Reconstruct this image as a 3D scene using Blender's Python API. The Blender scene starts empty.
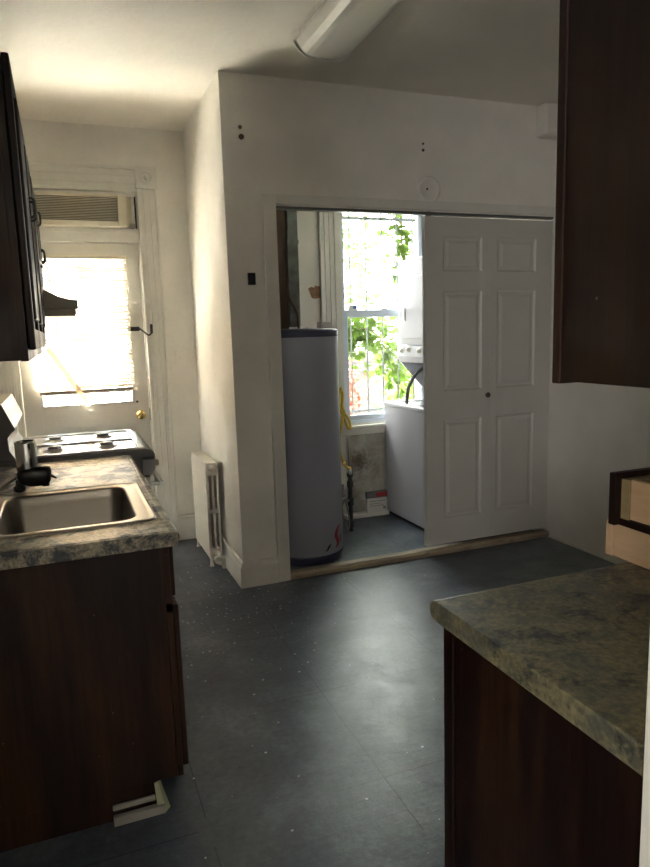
import bpy, math, random
from mathutils import Vector, Matrix
random.seed(7)
SC = bpy.context.scene
COL = SC.collection
PI = math.pi

# ------------------------------------------------------------------ mesh builder
class MB:
    def __init__(s): s.v = []; s.f = []; s.sm = []
    def add(s, vs, fs, smooth=False):
        o = len(s.v); s.v += [tuple(v) for v in vs]
        for f in fs: s.f.append(tuple(i + o for i in f)); s.sm.append(smooth)
        return s
    def box(s, x0, x1, y0, y1, z0, z1):
        return s.add([(x0,y0,z0),(x1,y0,z0),(x1,y1,z0),(x0,y1,z0),(x0,y0,z1),(x1,y0,z1),(x1,y1,z1),(x0,y1,z1)],
                     [(0,3,2,1),(4,5,6,7),(0,1,5,4),(1,2,6,5),(2,3,7,6),(3,0,4,7)])
    def prism(s, pts, ax, a, b):
        """polygon pts in the two other axes, extruded along ax from a to b"""
        n = len(pts)
        def P(p, t):
            if ax == 'x': return (t, p[0], p[1])
            if ax == 'y': return (p[0], t, p[1])
            return (p[0], p[1], t)
        vs = [P(p, a) for p in pts] + [P(p, b) for p in pts]
        fs = [tuple(range(n)), tuple(range(2*n-1, n-1, -1))] + [(i, i+n, (i+1)%n+n, (i+1)%n) for i in range(n)]
        return s.add(vs, fs)
    def tube(s, path, r, n=10, cap=True):
        path = [Vector(p) for p in path]; m = len(path)
        rs = r if isinstance(r, (list, tuple)) else [r]*m
        base = []; prev = None
        for i, p in enumerate(path):
            t = (path[min(i+1,m-1)] - path[max(i-1,0)]).normalized()
            if prev is None:
                a = Vector((0,0,1)) if abs(t.z) < .9 else Vector((1,0,0))
                u = t.cross(a).normalized()
            else:
                u = (prev - t*prev.dot(t)).normalized()
            prev = u; w = t.cross(u)
            base += [p + (u*math.cos(2*PI*k/n) + w*math.sin(2*PI*k/n))*rs[i] for k in range(n)]
        fs = [(i*n+k, i*n+(k+1)%n, (i+1)*n+(k+1)%n, (i+1)*n+k) for i in range(m-1) for k in range(n)]
        s.add(base, fs, True)
        if cap:
            s.add(base[:n], [tuple(range(n-1,-1,-1))]); s.add(base[-n:], [tuple(range(n))])
        return s
    def lathe(s, c, prof, n=40, axis='z', smooth=True):
        vs = []
        for (r, h) in prof:
            for k in range(n):
                a = 2*PI*k/n; p = (r*math.cos(a), r*math.sin(a), h)
                if axis == 'y': p = (p[0], p[2], p[1])
                if axis == 'x': p = (p[2], p[0], p[1])
                vs.append((c[0]+p[0], c[1]+p[1], c[2]+p[2]))
        m = len(prof)
        fs = [(i*n+k, i*n+(k+1)%n, (i+1)*n+(k+1)%n, (i+1)*n+k) for i in range(m-1) for k in range(n)]
        s.add(vs, fs, smooth)
        s.add(vs[:n], [tuple(range(n-1,-1,-1))]); s.add(vs[-n:], [tuple(range(n))])
        return s

def catmull(pts, k=6):
    P = [Vector(p) for p in pts]; P = [P[0]] + P + [P[-1]]; out = []
    for i in range(1, len(P)-2):
        for j in range(k):
            t = j/k; a, b, c, d = P[i-1:i+3]
            out.append(.5*((2*b)+(c-a)*t+(2*a-5*b+4*c-d)*t*t+(3*b-a-3*c+d)*t**3))
    out.append(P[-2]); return out

def fin(o, bev):
    if bev:
        m = o.modifiers.new('bevel', 'BEVEL'); m.width = bev; m.segments = 2; m.limit_method = 'ANGLE'; m.angle_limit = math.radians(40)

def world_of(o):
    v = Vector(o.location)
    while o.parent: o = o.parent; v = v + Vector(o.location)
    return v

def obj(name, mb, mat, parent=None, bev=0, loc=None, fix=True):
    if loc is None and parent is None:
        xs = [v[0] for v in mb.v]; ys = [v[1] for v in mb.v]; zs = [v[2] for v in mb.v]
        loc = ((min(xs)+max(xs))/2, (min(ys)+max(ys))/2, min(zs))
    org = Vector(loc) if parent is None else world_of(parent)
    me = bpy.data.meshes.new(name)
    me.from_pydata([tuple(Vector(v)-org) for v in mb.v], [], mb.f)
    me.update()
    me.polygons.foreach_set('use_smooth', mb.sm)
    if fix:
        import bmesh
        bm = bmesh.new(); bm.from_mesh(me); bmesh.ops.recalc_face_normals(bm, faces=bm.faces); bm.to_mesh(me); bm.free()
    me.materials.append(mat)
    o = bpy.data.objects.new(name, me); COL.objects.link(o)
    if parent is None: o.location = org
    else: o.parent = parent
    fin(o, bev)
    return o

def tag(o, label=None, cat=None, group=None, kind=None):
    if label: o['label'] = label
    if cat: o['category'] = cat
    if group: o['group'] = group
    if kind: o['kind'] = kind
    return o

def thing(name, loc, label=None, cat=None, group=None, kind=None):
    o = bpy.data.objects.new(name, None); COL.objects.link(o); o.location = loc
    o.empty_display_size = .1
    return tag(o, label, cat, group, kind)

def struct(name, mb, mat, bev=0, label=None, cat=None):
    o = obj(name, mb, mat, None, bev); tag(o, label, cat, None, 'structure'); return o

# ------------------------------------------------------------------ materials
def mat(name, col, rough=.5, metal=0, spec=.5, bump=0, bscale=60, var=0, vscale=4, coat=0, trans=None):
    m = bpy.data.materials.new(name); m.use_nodes = True
    nt = m.node_tree; b = nt.nodes['Principled BSDF']
    b.inputs['Base Color'].default_value = (*col, 1); b.inputs['Roughness'].default_value = rough
    b.inputs['Metallic'].default_value = metal; b.inputs['Specular IOR Level'].default_value = spec
    b.inputs['Coat Weight'].default_value = coat
    tc = nt.nodes.new('ShaderNodeTexCoord')
    geo = nt.nodes.new('ShaderNodeNewGeometry')
    if var:
        n = nt.nodes.new('ShaderNodeTexNoise'); n.inputs['Scale'].default_value = vscale; n.inputs['Detail'].default_value = 6
        nt.links.new(geo.outputs['Position'], n.inputs['Vector'])
        r = nt.nodes.new('ShaderNodeValToRGB')
        r.color_ramp.elements[0].position = .3; r.color_ramp.elements[1].position = .7
        r.color_ramp.elements[0].color = (*[c*(1-var) for c in col], 1); r.color_ramp.elements[1].color = (*[min(1, c*(1+var*.4)) for c in col], 1)
        nt.links.new(n.outputs['Fac'], r.inputs['Fac']); nt.links.new(r.outputs['Color'], b.inputs['Base Color'])
    if bump:
        n = nt.nodes.new('ShaderNodeTexNoise'); n.inputs['Scale'].default_value = bscale; n.inputs['Detail'].default_value = 4
        nt.links.new(geo.outputs['Position'], n.inputs['Vector'])
        bp = nt.nodes.new('ShaderNodeBump'); bp.inputs['Strength'].default_value = bump; bp.inputs['Distance'].default_value = .01
        nt.links.new(n.outputs['Fac'], bp.inputs['Height']); nt.links.new(bp.outputs['Normal'], b.inputs['Normal'])
    return m

def ramp(nt, fac, stops):
    r = nt.nodes.new('ShaderNodeValToRGB'); e = r.color_ramp.elements
    while len(e) > 1: e.remove(e[-1])
    e[0].position = stops[0][0]; e[0].color = (*stops[0][1], 1)
    for p, c in stops[1:]:
        x = e.new(p); x.color = (*c, 1)
    nt.links.new(fac, r.inputs['Fac']); return r
def noise(nt, vec, scale, detail=5, rough=.55, dist=0):
    n = nt.nodes.new('ShaderNodeTexNoise'); n.inputs['Scale'].default_value = scale; n.inputs['Detail'].default_value = detail
    n.inputs['Roughness'].default_value = rough; n.inputs['Distortion'].default_value = dist
    nt.links.new(vec, n.inputs['Vector']); return n
def mapping(nt, scale):
    g = nt.nodes.new('ShaderNodeNewGeometry'); mp = nt.nodes.new('ShaderNodeMapping'); mp.inputs['Scale'].default_value = scale
    nt.links.new(g.outputs['Position'], mp.inputs['Vector']); return mp.outputs['Vector']
def mix(nt, a, b, fac, typ='MIX'):
    m = nt.nodes.new('ShaderNodeMix'); m.data_type = 'RGBA'; m.blend_type = typ
    if isinstance(fac, (int, float)): m.inputs[0].default_value = fac
    else: nt.links.new(fac, m.inputs[0])
    for i, v in ((6, a), (7, b)):
        if isinstance(v, tuple): m.inputs[i].default_value = (*v, 1)
        else: nt.links.new(v, m.inputs[i])
    return m.outputs[2]
def math_(nt, op, a, b=None):
    m = nt.nodes.new('ShaderNodeMath'); m.operation = op
    for i, v in ((0, a), (1, b)):
        if v is None: continue
        if isinstance(v, (int, float)): m.inputs[i].default_value = v
        else: nt.links.new(v, m.inputs[i])
    return m.outputs[0]

def wood_dark(name, tint=1.0, rough=.42):
    m = mat(name, (.02,.01,.006), rough); nt = m.node_tree; b = nt.nodes['Principled BSDF']
    b.inputs['Specular IOR Level'].default_value = .32
    v = mapping(nt, (5, 5, .9)); n = noise(nt, v, 1.0, 6, .62, .8)
    r = ramp(nt, n.outputs['Fac'], [(.28,(.0030*tint,.0017*tint,.0018*tint)),(.48,(.010*tint,.0035*tint,.0026*tint)),(.62,(.026*tint,.010*tint,.0030*tint)),(.8,(.006*tint,.003*tint,.0028*tint))])
    v2 = mapping(nt, (70, 70, 2.5)); n2 = noise(nt, v2, 1, 3)
    r2 = ramp(nt, n2.outputs['Fac'], [(.3,(.55,.55,.55)),(.7,(1.3,1.25,1.2))])
    c = mix(nt, r.outputs['Color'], r2.outputs['Color'], 1.0, 'MULTIPLY')
    # scattered pale nicks and scuffs
    v3 = mapping(nt, (1,1,1)); vo = nt.nodes.new('ShaderNodeTexVoronoi'); vo.inputs['Scale'].default_value = 14; nt.links.new(v3, vo.inputs['Vector'])
    nick = math_(nt, 'LESS_THAN', vo.outputs['Distance'], .035)
    c = mix(nt, c, (.25,.23,.2), math_(nt, 'MULTIPLY', nick, .5))
    nt.links.new(c, b.inputs['Base Color'])
    rr = ramp(nt, noise(nt, v3, 5).outputs['Fac'], [(.3,(rough-.12,)*3),(.7,(rough+.18,)*3)])
    nt.links.new(rr.outputs['Color'], b.inputs['Roughness'])
    bp = nt.nodes.new('ShaderNodeBump'); bp.inputs['Strength'].default_value = .15; bp.inputs['Distance'].default_value = .004
    nt.links.new(n2.outputs['Fac'], bp.inputs['Height']); nt.links.new(bp.outputs['Normal'], b.inputs['Normal'])
    return m

def wood_raw(name, c0, c1, scale=(14, 2.5, 14)):
    m = mat(name, c0, .6); nt = m.node_tree; b = nt.nodes['Principled BSDF']
    n = noise(nt, mapping(nt, scale), 1.6, 5, .6, .5)
    r = ramp(nt, n.outputs['Fac'], [(.3, c0), (.6, c1), (.75, tuple(x*.9 for x in c0))])
    nt.links.new(r.outputs['Color'], b.inputs['Base Color']); return m

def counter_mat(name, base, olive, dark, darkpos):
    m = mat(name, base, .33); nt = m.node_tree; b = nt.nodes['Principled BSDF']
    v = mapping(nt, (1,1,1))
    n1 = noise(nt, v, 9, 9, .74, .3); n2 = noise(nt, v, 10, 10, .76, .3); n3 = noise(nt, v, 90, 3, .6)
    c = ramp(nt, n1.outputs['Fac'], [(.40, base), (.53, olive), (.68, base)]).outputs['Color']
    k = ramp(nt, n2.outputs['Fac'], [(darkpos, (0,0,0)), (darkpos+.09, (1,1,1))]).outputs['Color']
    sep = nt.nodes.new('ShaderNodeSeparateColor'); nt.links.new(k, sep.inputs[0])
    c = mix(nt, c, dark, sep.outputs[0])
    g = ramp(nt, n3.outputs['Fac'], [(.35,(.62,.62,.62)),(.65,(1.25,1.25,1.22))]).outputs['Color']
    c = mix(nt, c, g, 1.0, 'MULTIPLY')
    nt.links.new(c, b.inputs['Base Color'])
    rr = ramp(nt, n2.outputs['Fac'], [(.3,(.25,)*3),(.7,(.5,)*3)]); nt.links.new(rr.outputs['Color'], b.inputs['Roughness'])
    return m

def paint(name, col, rough=.6, dirt=.12, bump=.08):
    m = mat(name, col, rough); nt = m.node_tree; b = nt.nodes['Principled BSDF']
    v = mapping(nt, (1,1,1)); n = noise(nt, v, 2.2, 7, .6); n2 = noise(nt, v, 55, 4, .6)
    c = ramp(nt, n.outputs['Fac'], [(.3, tuple(x*(1-dirt) for x in col)), (.6, col), (.8, tuple(min(1,x*1.03) for x in col))]).outputs['Color']
    nt.links.new(c, b.inputs['Base Color'])
    n3 = noise(nt, v, 7, 5, .6)
    h = math_(nt, 'ADD', math_(nt, 'MULTIPLY', n2.outputs['Fac'], .25), n3.outputs['Fac'])
    bp = nt.nodes.new('ShaderNodeBump'); bp.inputs['Strength'].default_value = bump; bp.inputs['Distance'].default_value = .02
    nt.links.new(h, bp.inputs['Height']); nt.links.new(bp.outputs['Normal'], b.inputs['Normal'])
    return m

def floor_mat():
    m = mat('vinyl_floor', (.03,.035,.04), .35); nt = m.node_tree; b = nt.nodes['Principled BSDF']
    v = mapping(nt, (1,1,1))
    n = noise(nt, v, 1.8, 8, .65, .3)
    c = ramp(nt, n.outputs['Fac'], [(.3,(.034,.042,.060)),(.5,(.070,.084,.106)),(.66,(.145,.168,.185))]).outputs['Color']
    n4 = noise(nt, v, 40, 4, .7)
    c = mix(nt, c, ramp(nt, n4.outputs['Fac'], [(.3,(.7,.7,.7)),(.7,(1.25,1.25,1.25))]).outputs['Color'], 1.0, 'MULTIPLY')
    # seams of the big tiles
    sx = nt.nodes.new('ShaderNodeSeparateXYZ'); nt.links.new(v, sx.inputs[0])
    wob = math_(nt, 'MULTIPLY', math_(nt, 'SUBTRACT', n.outputs['Fac'], .5), .01)
    seams = None
    for ax, off in ((0, .9), (1, 1.87)):
        a = math_(nt, 'ADD', math_(nt, 'ADD', sx.outputs[ax], wob), -off+60*.6)
        f = math_(nt, 'PINGPONG', a, .3)
        s_ = math_(nt, 'LESS_THAN', f, .0022)
        seams = s_ if seams is None else math_(nt, 'MAXIMUM', seams, s_)
    n5 = noise(nt, v, 2.6, 2)
    seams = math_(nt, 'MULTIPLY', seams, math_(nt, 'GREATER_THAN', n5.outputs['Fac'], .45))
    c = mix(nt, c, (.006,.007,.008), math_(nt, 'MULTIPLY', seams, .7))
    # white paint spatter, densest by the corner of the wall
    vo = nt.nodes.new('ShaderNodeTexVoronoi'); vo.voronoi_dimensions = '2D'; vo.inputs['Scale'].default_value = 30; vo.inputs['Randomness'].default_value = 1
    nt.links.new(v, vo.inputs['Vector'])
    sc = nt.nodes.new('ShaderNodeSeparateColor'); nt.links.new(vo.outputs['Color'], sc.inputs[0])
    dx = math_(nt, 'SUBTRACT', sx.outputs[0], .78); dy = math_(nt, 'MULTIPLY', math_(nt, 'SUBTRACT', sx.outputs[1], 3.45), .7)
    d = math_(nt, 'SQRT', math_(nt, 'ADD', math_(nt, 'MULTIPLY', dx, dx), math_(nt, 'MULTIPLY', dy, dy)))
    dens = math_(nt, 'MAXIMUM', math_(nt, 'SUBTRACT', .8, math_(nt, 'MULTIPLY', d, 1.2)), .04)
    pick = math_(nt, 'LESS_THAN', sc.outputs[0], dens)
    rad = math_(nt, 'MULTIPLY', math_(nt, 'POWER', sc.outputs[1], 2.6), .17)
    sp = math_(nt, 'MULTIPLY', pick, math_(nt, 'LESS_THAN', vo.outputs['Distance'], rad))
    c = mix(nt, c, (.5,.5,.52), sp)
    # scratches
    vs = nt.nodes.new('ShaderNodeMapping'); vs.inputs['Rotation'].default_value = (0,0,.6); vs.inputs['Scale'].default_value = (3, 55, 1); nt.links.new(v, vs.inputs['Vector'])
    ns = noise(nt, vs.outputs[0], 1.5, 5, .75)
    scr = ramp(nt, ns.outputs['Fac'], [(.58,(0,0,0)),(.72,(1,1,1))]).outputs['Color']
    se = nt.nodes.new('ShaderNodeSeparateColor'); nt.links.new(scr, se.inputs[0])
    c = mix(nt, c, (.17,.18,.19), math_(nt, 'MULTIPLY', se.outputs[0], .5))
    nt.links.new(c, b.inputs['Base Color'])
    n6 = noise(nt, v, 8, 9, .68, .1)
    rr = ramp(nt, n6.outputs['Fac'], [(.3,(.27,)*3),(.7,(.40,)*3)]); nt.links.new(rr.outputs['Color'], b.inputs['Roughness'])
    h = math_(nt, 'ADD', math_(nt, 'MULTIPLY', n6.outputs['Fac'], .6), math_(nt, 'MULTIPLY', ns.outputs['Fac'], .22))
    bp = nt.nodes.new('ShaderNodeBump'); bp.inputs['Strength'].default_value = .19; bp.inputs['Distance'].default_value = .02
    nt.links.new(h, bp.inputs['Height']); nt.links.new(bp.outputs['Normal'], b.inputs['Normal'])
    return m

def glass_mat():
    m = bpy.data.materials.new('window_glass'); m.use_nodes = True; nt = m.node_tree; nt.nodes.clear()
    o = nt.nodes.new('ShaderNodeOutputMaterial'); t = nt.nodes.new('ShaderNodeBsdfTransparent'); t.inputs[0].default_value = (.95,.98,.98,1)
    g = nt.nodes.new('ShaderNodeBsdfGlossy'); g.inputs['Roughness'].default_value = .03
    x = nt.nodes.new('ShaderNodeMixShader'); x.inputs[0].default_value = .06
    nt.links.new(t.outputs[0], x.inputs[1]); nt.links.new(g.outputs[0], x.inputs[2]); nt.links.new(x.outputs[0], o.inputs[0]); return m

def translucent(name, col, tcol, f=.5):
    m = bpy.data.materials.new(name); m.use_nodes = True; nt = m.node_tree; nt.nodes.clear()
    o = nt.nodes.new('ShaderNodeOutputMaterial'); d = nt.nodes.new('ShaderNodeBsdfDiffuse'); d.inputs[0].default_value = (*col,1)
    t = nt.nodes.new('ShaderNodeBsdfTranslucent'); t.inputs[0].default_value = (*tcol,1)
    x = nt.nodes.new('ShaderNodeMixShader'); x.inputs[0].default_value = f
    nt.links.new(d.outputs[0], x.inputs[1]); nt.links.new(t.outputs[0], x.inputs[2]); nt.links.new(x.outputs[0], o.inputs[0]); return m

M = dict(
 wall=paint('wall_paint', (.83,.79,.72), .62), ceil=paint('ceiling_paint', (.87,.82,.725), .6, .06, .2),
 trim=paint('trim_paint', (.76,.73,.665), .4, .15, .12), door=paint('door_paint', (.60,.575,.52), .42, .06, .03),
 floor=floor_mat(), glass=glass_mat(), wood=wood_dark('dark_stained_wood', 1.7), woodr=wood_dark('dark_stained_wood_gloss', .85, .36),
 wooddoor=wood_dark('dark_stained_doors', 1.1, .45),
 raw=wood_raw('raw_pine', (.52,.33,.18), (.62,.42,.25)), rawd=wood_raw('aged_plywood', (.27,.19,.09), (.34,.25,.13)),
 thresh=wood_raw('worn_threshold_wood', (.20,.15,.10), (.36,.29,.20), (3,14,14)),
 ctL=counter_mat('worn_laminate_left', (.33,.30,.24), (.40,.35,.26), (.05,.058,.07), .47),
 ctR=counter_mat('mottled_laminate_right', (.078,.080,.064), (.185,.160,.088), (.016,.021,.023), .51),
 steel=mat('brushed_steel', (.36,.335,.30), .36, 1, bump=.03, bscale=200), chrome=mat('chrome', (.7,.69,.66), .14, 1),
 black=mat('black_plastic', (.012,.012,.013), .3), iron=mat('black_iron_pipe', (.02,.02,.022), .45),
 brass=mat('polished_brass', (.80,.58,.22), .2, 1), white=mat('white_enamel', (.74,.74,.75), .22, var=.05),
 washer=mat('washer_white', (.50,.50,.545), .3), stovew=mat('stove_white', (.70,.70,.72), .2), stoveg=mat('stove_grey_side', (.20,.20,.205), .4),
 heater=mat('heater_grey', (.43,.44,.51), .38, var=.04), heaterd=mat('heater_dark_band', (.05,.055,.10), .45),
 rad=paint('radiator_paint', (.68,.63,.56), .35, .1, .1), yellow=mat('yellow_gas_hose', (.62,.42,.03), .4),
 galv=mat('galvanised_duct', (.17,.18,.165), .5, .6, var=.5, vscale=14), brown=mat('old_brown_board', (.11,.065,.04), .7, var=.3, vscale=10),
 hood=mat('hood_enamel', (.36,.33,.27), .35), hoodlip=mat('hood_lip', (.50,.46,.37), .35),
 ac=mat('aged_cream_plastic', (.74,.67,.53), .5), acdark=mat('ac_recess', (.16,.135,.10), .6),
 lens=mat('acrylic_lens', (.70,.68,.62), .3), dark=mat('dark_gap', (.01,.01,.01), .6),
 blind=translucent('blind_slat', (.78,.70,.58), (.36,.27,.17), .38), leaf=translucent('green_leaf', (.055,.10,.018), (.11,.17,.03), .55),
 leafr=translucent('red_leaf', (.17,.05,.035), (.22,.06,.04), .5), bark=mat('vine_stem', (.14,.10,.06), .8),
 tree=translucent('tree_leaf', (.05,.10,.03), (.10,.16,.04), .5),
 vinyl=mat('window_vinyl', (.62,.68,.76), .35), bars=mat('painted_iron_bar', (.20,.20,.20), .5),
 fence=wood_raw('weathered_fence', (.035,.032,.029), (.05,.046,.041), (10,10,1.5)), ground=mat('garden_ground', (.14,.14,.11), .9, var=.3),
 brick=mat('facade', (.42,.40,.38), .8), hose=mat('grey_rubber_hose', (.10,.10,.11), .5), red=mat('red_print', (.42,.03,.04), .5),
 paper=mat('white_card', (.62,.60,.56), .7), blue=mat('blue_print', (.05,.15,.42), .5), grey=mat('grey_print', (.22,.22,.22), .7),
 patch=mat('bare_brown_plaster', (.36,.20,.11), .85, var=.3, vscale=30), cardwin=mat('window_frame_white', (.66,.68,.70), .4),
)

# dirty board under the window: grey with brown burnt blotches
def board_mat():
    m = mat('stained_grey_board', (.34,.33,.30), .55); nt = m.node_tree; b = nt.nodes['Principled BSDF']
    v = mapping(nt, (1,1,1)); n = noise(nt, v, 6, 8, .7, .4); n2 = noise(nt, v, 45, 4, .7)
    c = ramp(nt, n.outputs['Fac'], [(.3,(.20,.15,.09)),(.42,(.27,.24,.19)),(.55,(.36,.35,.31)),(.72,(.48,.46,.40))]).outputs['Color']
    g = nt.nodes.new('ShaderNodeVectorMath'); g.operation = 'DISTANCE'; nt.links.new(v, g.inputs[0]); g.inputs[1].default_value = (2.16, 4.86, .46)
    dd = math_(nt, 'ADD', g.outputs['Value'], math_(nt, 'MULTIPLY', math_(nt, 'SUBTRACT', n2.outputs['Fac'], .5), .22))
    k = ramp(nt, dd, [(.03,(1,1,1)),(.11,(0,0,0))]).outputs['Color']
    s_ = nt.nodes.new('ShaderNodeSeparateColor'); nt.links.new(k, s_.inputs[0])
    c = mix(nt, c, (.07,.04,.02), math_(nt, 'MULTIPLY', s_.outputs[0], .85))
    nt.links.new(c, b.inputs['Base Color']); return m
M['board'] = board_mat()
M['knobm'] = mat('aged_metal_knob', (.10,.09,.07), .35, .9)
M['oldslat'] = translucent('old_slat', (.82,.76,.66), (.75,.62,.45), .5)
M['woodu'] = wood_dark('near_black_stained_wood', .5, .5)

# ------------------------------------------------------------------ dimensions
H = 2.90; YC = 3.765; YF = 4.90; XW = .903; XR = 3.147; XL = -.40

# ------------------------------------------------------------------ room shell
struct('floor', MB().box(-2.2, XR+.2, -3.2, YF+.27, -.12, 0), M['floor'])
struct('ceiling', MB().box(-2.2, XR+.2, -3.2, YF+.27, H, H+.12), M['ceil'])
struct('wall_left', MB().box(XL-.15, XL, .60, YF, 0, H), M['wall'])
w = MB()   # exterior wall with door opening and closet window opening
y0, y1 = YF, YF+.25
w.box(XL-.15, -.27, y0, y1, 0, H).box(-.27, .555, y0, y1, 2.46, H).box(.555, 2.06, y0, y1, 0, H)
w.box(2.06, 2.84, y0, y1, 0, .76).box(2.06, 2.84, y0, y1, 2.62, H).box(2.84, XR+.15, y0, y1, 0, H)
struct('wall_far', w, M['wall'])
struct('wall_closet_side', MB().box(XW, XW+.11, YC+.1, YF, 0, H), M['wall'])
w = MB().box(XW, 1.19, YC, YC+.1, 0, H).box(1.19, XR, YC, YC+.1, 2.215, H)
struct('wall_closet_front', w, M['wall'])
struct('wall_right', MB().box(XR, XR+.15, .60, YF, 0, H), M['wall'])
w = MB().box(.672, XR+.15, .50, .60, 0, H).box(-2.2, -.36, .50, .60, 0, H).box(-.36, .668, .50, .60, 2.4, H)
struct('wall_near', w, M['wall'])
# room behind the camera
w = MB().box(-2.2, -2.05, -3.05, -2.95, 0, H).box(-2.2, -2.05, -1.4, .5, 0, H).box(-2.2, -2.05, -2.95, -1.4, 0, 1.1).box(-2.2, -2.05, -2.95, -1.4, 2.15, H)  # opening in this wall is added to let in frontal fill light
struct('wall_behind_left', w, M['wall'])
struct('wall_behind', MB().box(-2.2, XR+.15, -3.2, -3.05, 0, H), M['wall'])
struct('wall_behind_right', MB().box(XR, XR+.15, -3.05, .5, 0, H), M['wall'])
# plaster boxing in the top right corner
struct('trim_9', MB().box(2.98, XR, YC-.10, YC, 2.70, H), M['wall'], .02)

# baseboards
def baseboard_x(x, ya, yb, sgn, n, h=.158):   # runs along y, face towards sgn
    m = MB(); p = [(x, 0), (x+sgn*.022, 0), (x+sgn*.022, h-.035), (x+sgn*.014, h-.02), (x+sgn*.014, h-.008), (x+sgn*.006, h), (x, h)]
    m.prism(p, 'y', ya, yb); return struct(n, m, M['trim'])
def baseboard_y(y, xa, xb, sgn, n, h=.158):
    m = MB(); p = [(y, 0), (y+sgn*.022, 0), (y+sgn*.022, h-.035), (y+sgn*.014, h-.02), (y+sgn*.014, h-.008), (y+sgn*.006, h), (y, h)]
    m.prism(p, 'x', xa, xb); return struct(n, m, M['trim'])
baseboard_x(XW, YC-.022, YF, -1, 'baseboard_passage')
baseboard_y(YC, XW-.0, 1.115, -1, 'baseboard_closet_front')
baseboard_y(YF, .70, XW-.022, -1, 'baseboard_far', .19)
baseboard_y(YF, 1.02, 2.84, -1, 'baseboard_closet_back', .035)
baseboard_x(XR, .6, YC-.022, -1, 'baseboard_right', .012)

# closet opening casing, header, sliding track, threshold
c = MB().box(1.115, 1.192, YC-.022, YC+.10, 0, 2.275); struct('trim_1', c, M['trim'], .004)
c = MB().box(1.192, XR-.001, YC-.022, YC+.10, 2.222, 2.275); struct('trim_2', c, M['trim'], .004)
c = MB().box(1.195, XR-.002, YC+.006, YC+.05, 2.200, 2.222); struct('trim_3', c, mat('track_metal', (.16,.16,.15), .5, .4))
c = MB(); c.prism([(YC-.02,0),(YC+.075,0),(YC+.060,.036),(YC-.004,.038),(YC-.02,.026)], 'x', 1.192, XR-.001); struct('trim_4', c, M['thresh'], .003)

# closet sliding / bifold doors
d = thing('door_2', (2.65, YC+.02, .055), 'white moulded six-panel folding closet door standing in the right half of the opening', 'closet door', kind='structure')
def panel_leaf(x0, x1, px0, px1, yf, th, zs, z0, z1):
    m = MB(); prev = z0
    cuts = [(a, b) for a, b in zs]
    m.box(x0, px0, yf, yf+th, z0, z1).box(px1, x1, yf, yf+th, z0, z1)
    for a, b in cuts + [(z1, None)]:
        m.box(px0, px1, yf, yf+th, prev, a)
        if b is None: break
        prev = b
        # moulded recess with raised field
        r1, r2, r3, dp = .012, .026, .045, .010
        def ring(i, y): return [(px0+i, y, a+i), (px1-i, y, a+i), (px1-i, y, b-i), (px0+i, y, b-i)]
        R = [ring(0, yf), ring(r1, yf+dp), ring(r2, yf+dp), ring(r3, yf+.003)]
        vs = [p for q in R for p in q]; fs = []
        for k in range(3):
            for j in range(4): fs.append((k*4+j, k*4+(j+1)%4, (k+1)*4+(j+1)%4, (k+1)*4+j))
        fs.append((12,13,14,15)); m.add(vs, fs)
        m.box(px0, px1, yf+th-.004, yf+th, a, b)
    return m
ZS = [(.235,.905),(1.09,1.735),(1.855,2.075)]
l1 = panel_leaf(2.165, 2.653, 2.295, 2.588, YC+.012, .035, ZS, .062, 2.190)
l2 = panel_leaf(2.6538, 3.144, 2.705, 3.015, YC+.012, .035, ZS, .062, 2.190)
L1 = obj('door_leaf', l1, M['door'], d, fix=True); L2 = obj('door_leaf', l2, M['door'], d)
k = MB().lathe((2.625, YC+.012, 1.05), [(.008,0),(.008,-.010),(.016,-.014),(.018,-.022),(.013,-.030),(.004,-.032)], 20, 'y')
obj('knob', k, M['knobm'], L1)
k = MB().box(2.17, 2.20, YC-.006, YC+.02, 2.190, 2.215); obj('roller_bracket', k, M['chrome'], L1)

# ---- back door with transom
dd = thing('door_1', (.14, YF, 0), 'white back door with a large glazed light and brass knob at the end of the passage', 'door', kind='structure')
m = MB(); yf = YF+.005; th = .045; gx0, gx1, gz0, gz1 = -.155, .452, 1.045, 2.045
m.box(-.265, gx0, yf, yf+th, 0, 2.14).box(gx1, .55, yf, yf+th, 0, 2.14).box(gx0, gx1, yf, yf+th, gz1, 2.14).box(gx0, gx1, yf, yf+th, .90, gz0)
m.box(gx0, gx1, yf, yf+th, 0, .22)
# recessed lower panel
m.box(gx0, gx1, yf+.012, yf+th-.01, .22, .90)
m.box(gx0+.04, gx1-.04, yf+.004, yf+.02, .27, .85)
slab = obj('door_slab', m, M['door'], dd, .002)
g = MB().box(gx0, gx1, yf+.02, yf+.024, gz0, gz1); obj('door_glass', g, M['glass'], dd)
g = MB().box(.137, .163, yf+.008, yf+.036, gz0, gz1).box(gx0, gx1, yf+.008, yf+.036, 1.52, 1.55)
for a, b_ in ((gx0, gx0+.014), (gx1-.014, gx1)): g.box(a, b_, yf-.008, yf+.036, gz0, gz1)
g.box(gx0, gx1, yf-.008, yf+.036, gz0, gz0+.014).box(gx0, gx1, yf-.008, yf+.036, gz1-.014, gz1)
obj('glazing_bars', g, M['door'], dd, .002)
k = MB().lathe((.487, yf, .957), [(.034,0),(.034,-.006),(.014,-.010),(.012,-.035),(.024,-.042),(.031,-.055),(.029,-.068),(.016,-.075),(.003,-.076)], 28, 'y')
obj('door_knob', k, M['brass'], dd)
k = MB().lathe((.470, yf, 1.05), [(.008,0),(.008,-.004),(.002,-.005)], 12, 'y'); obj('screw', k, M['dark'], dd)
for z in (.25,): k = MB().tube([(.552, YF-.004, z-.04),(.552, YF-.004, z+.04)], .006, 8); obj('hinge', k, M['steel'], dd)
k = MB().box(.549, .5545, YF-.003, YF+.01, .91, 1.0); obj('strike_edge', k, M['steel'], dd)

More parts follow.
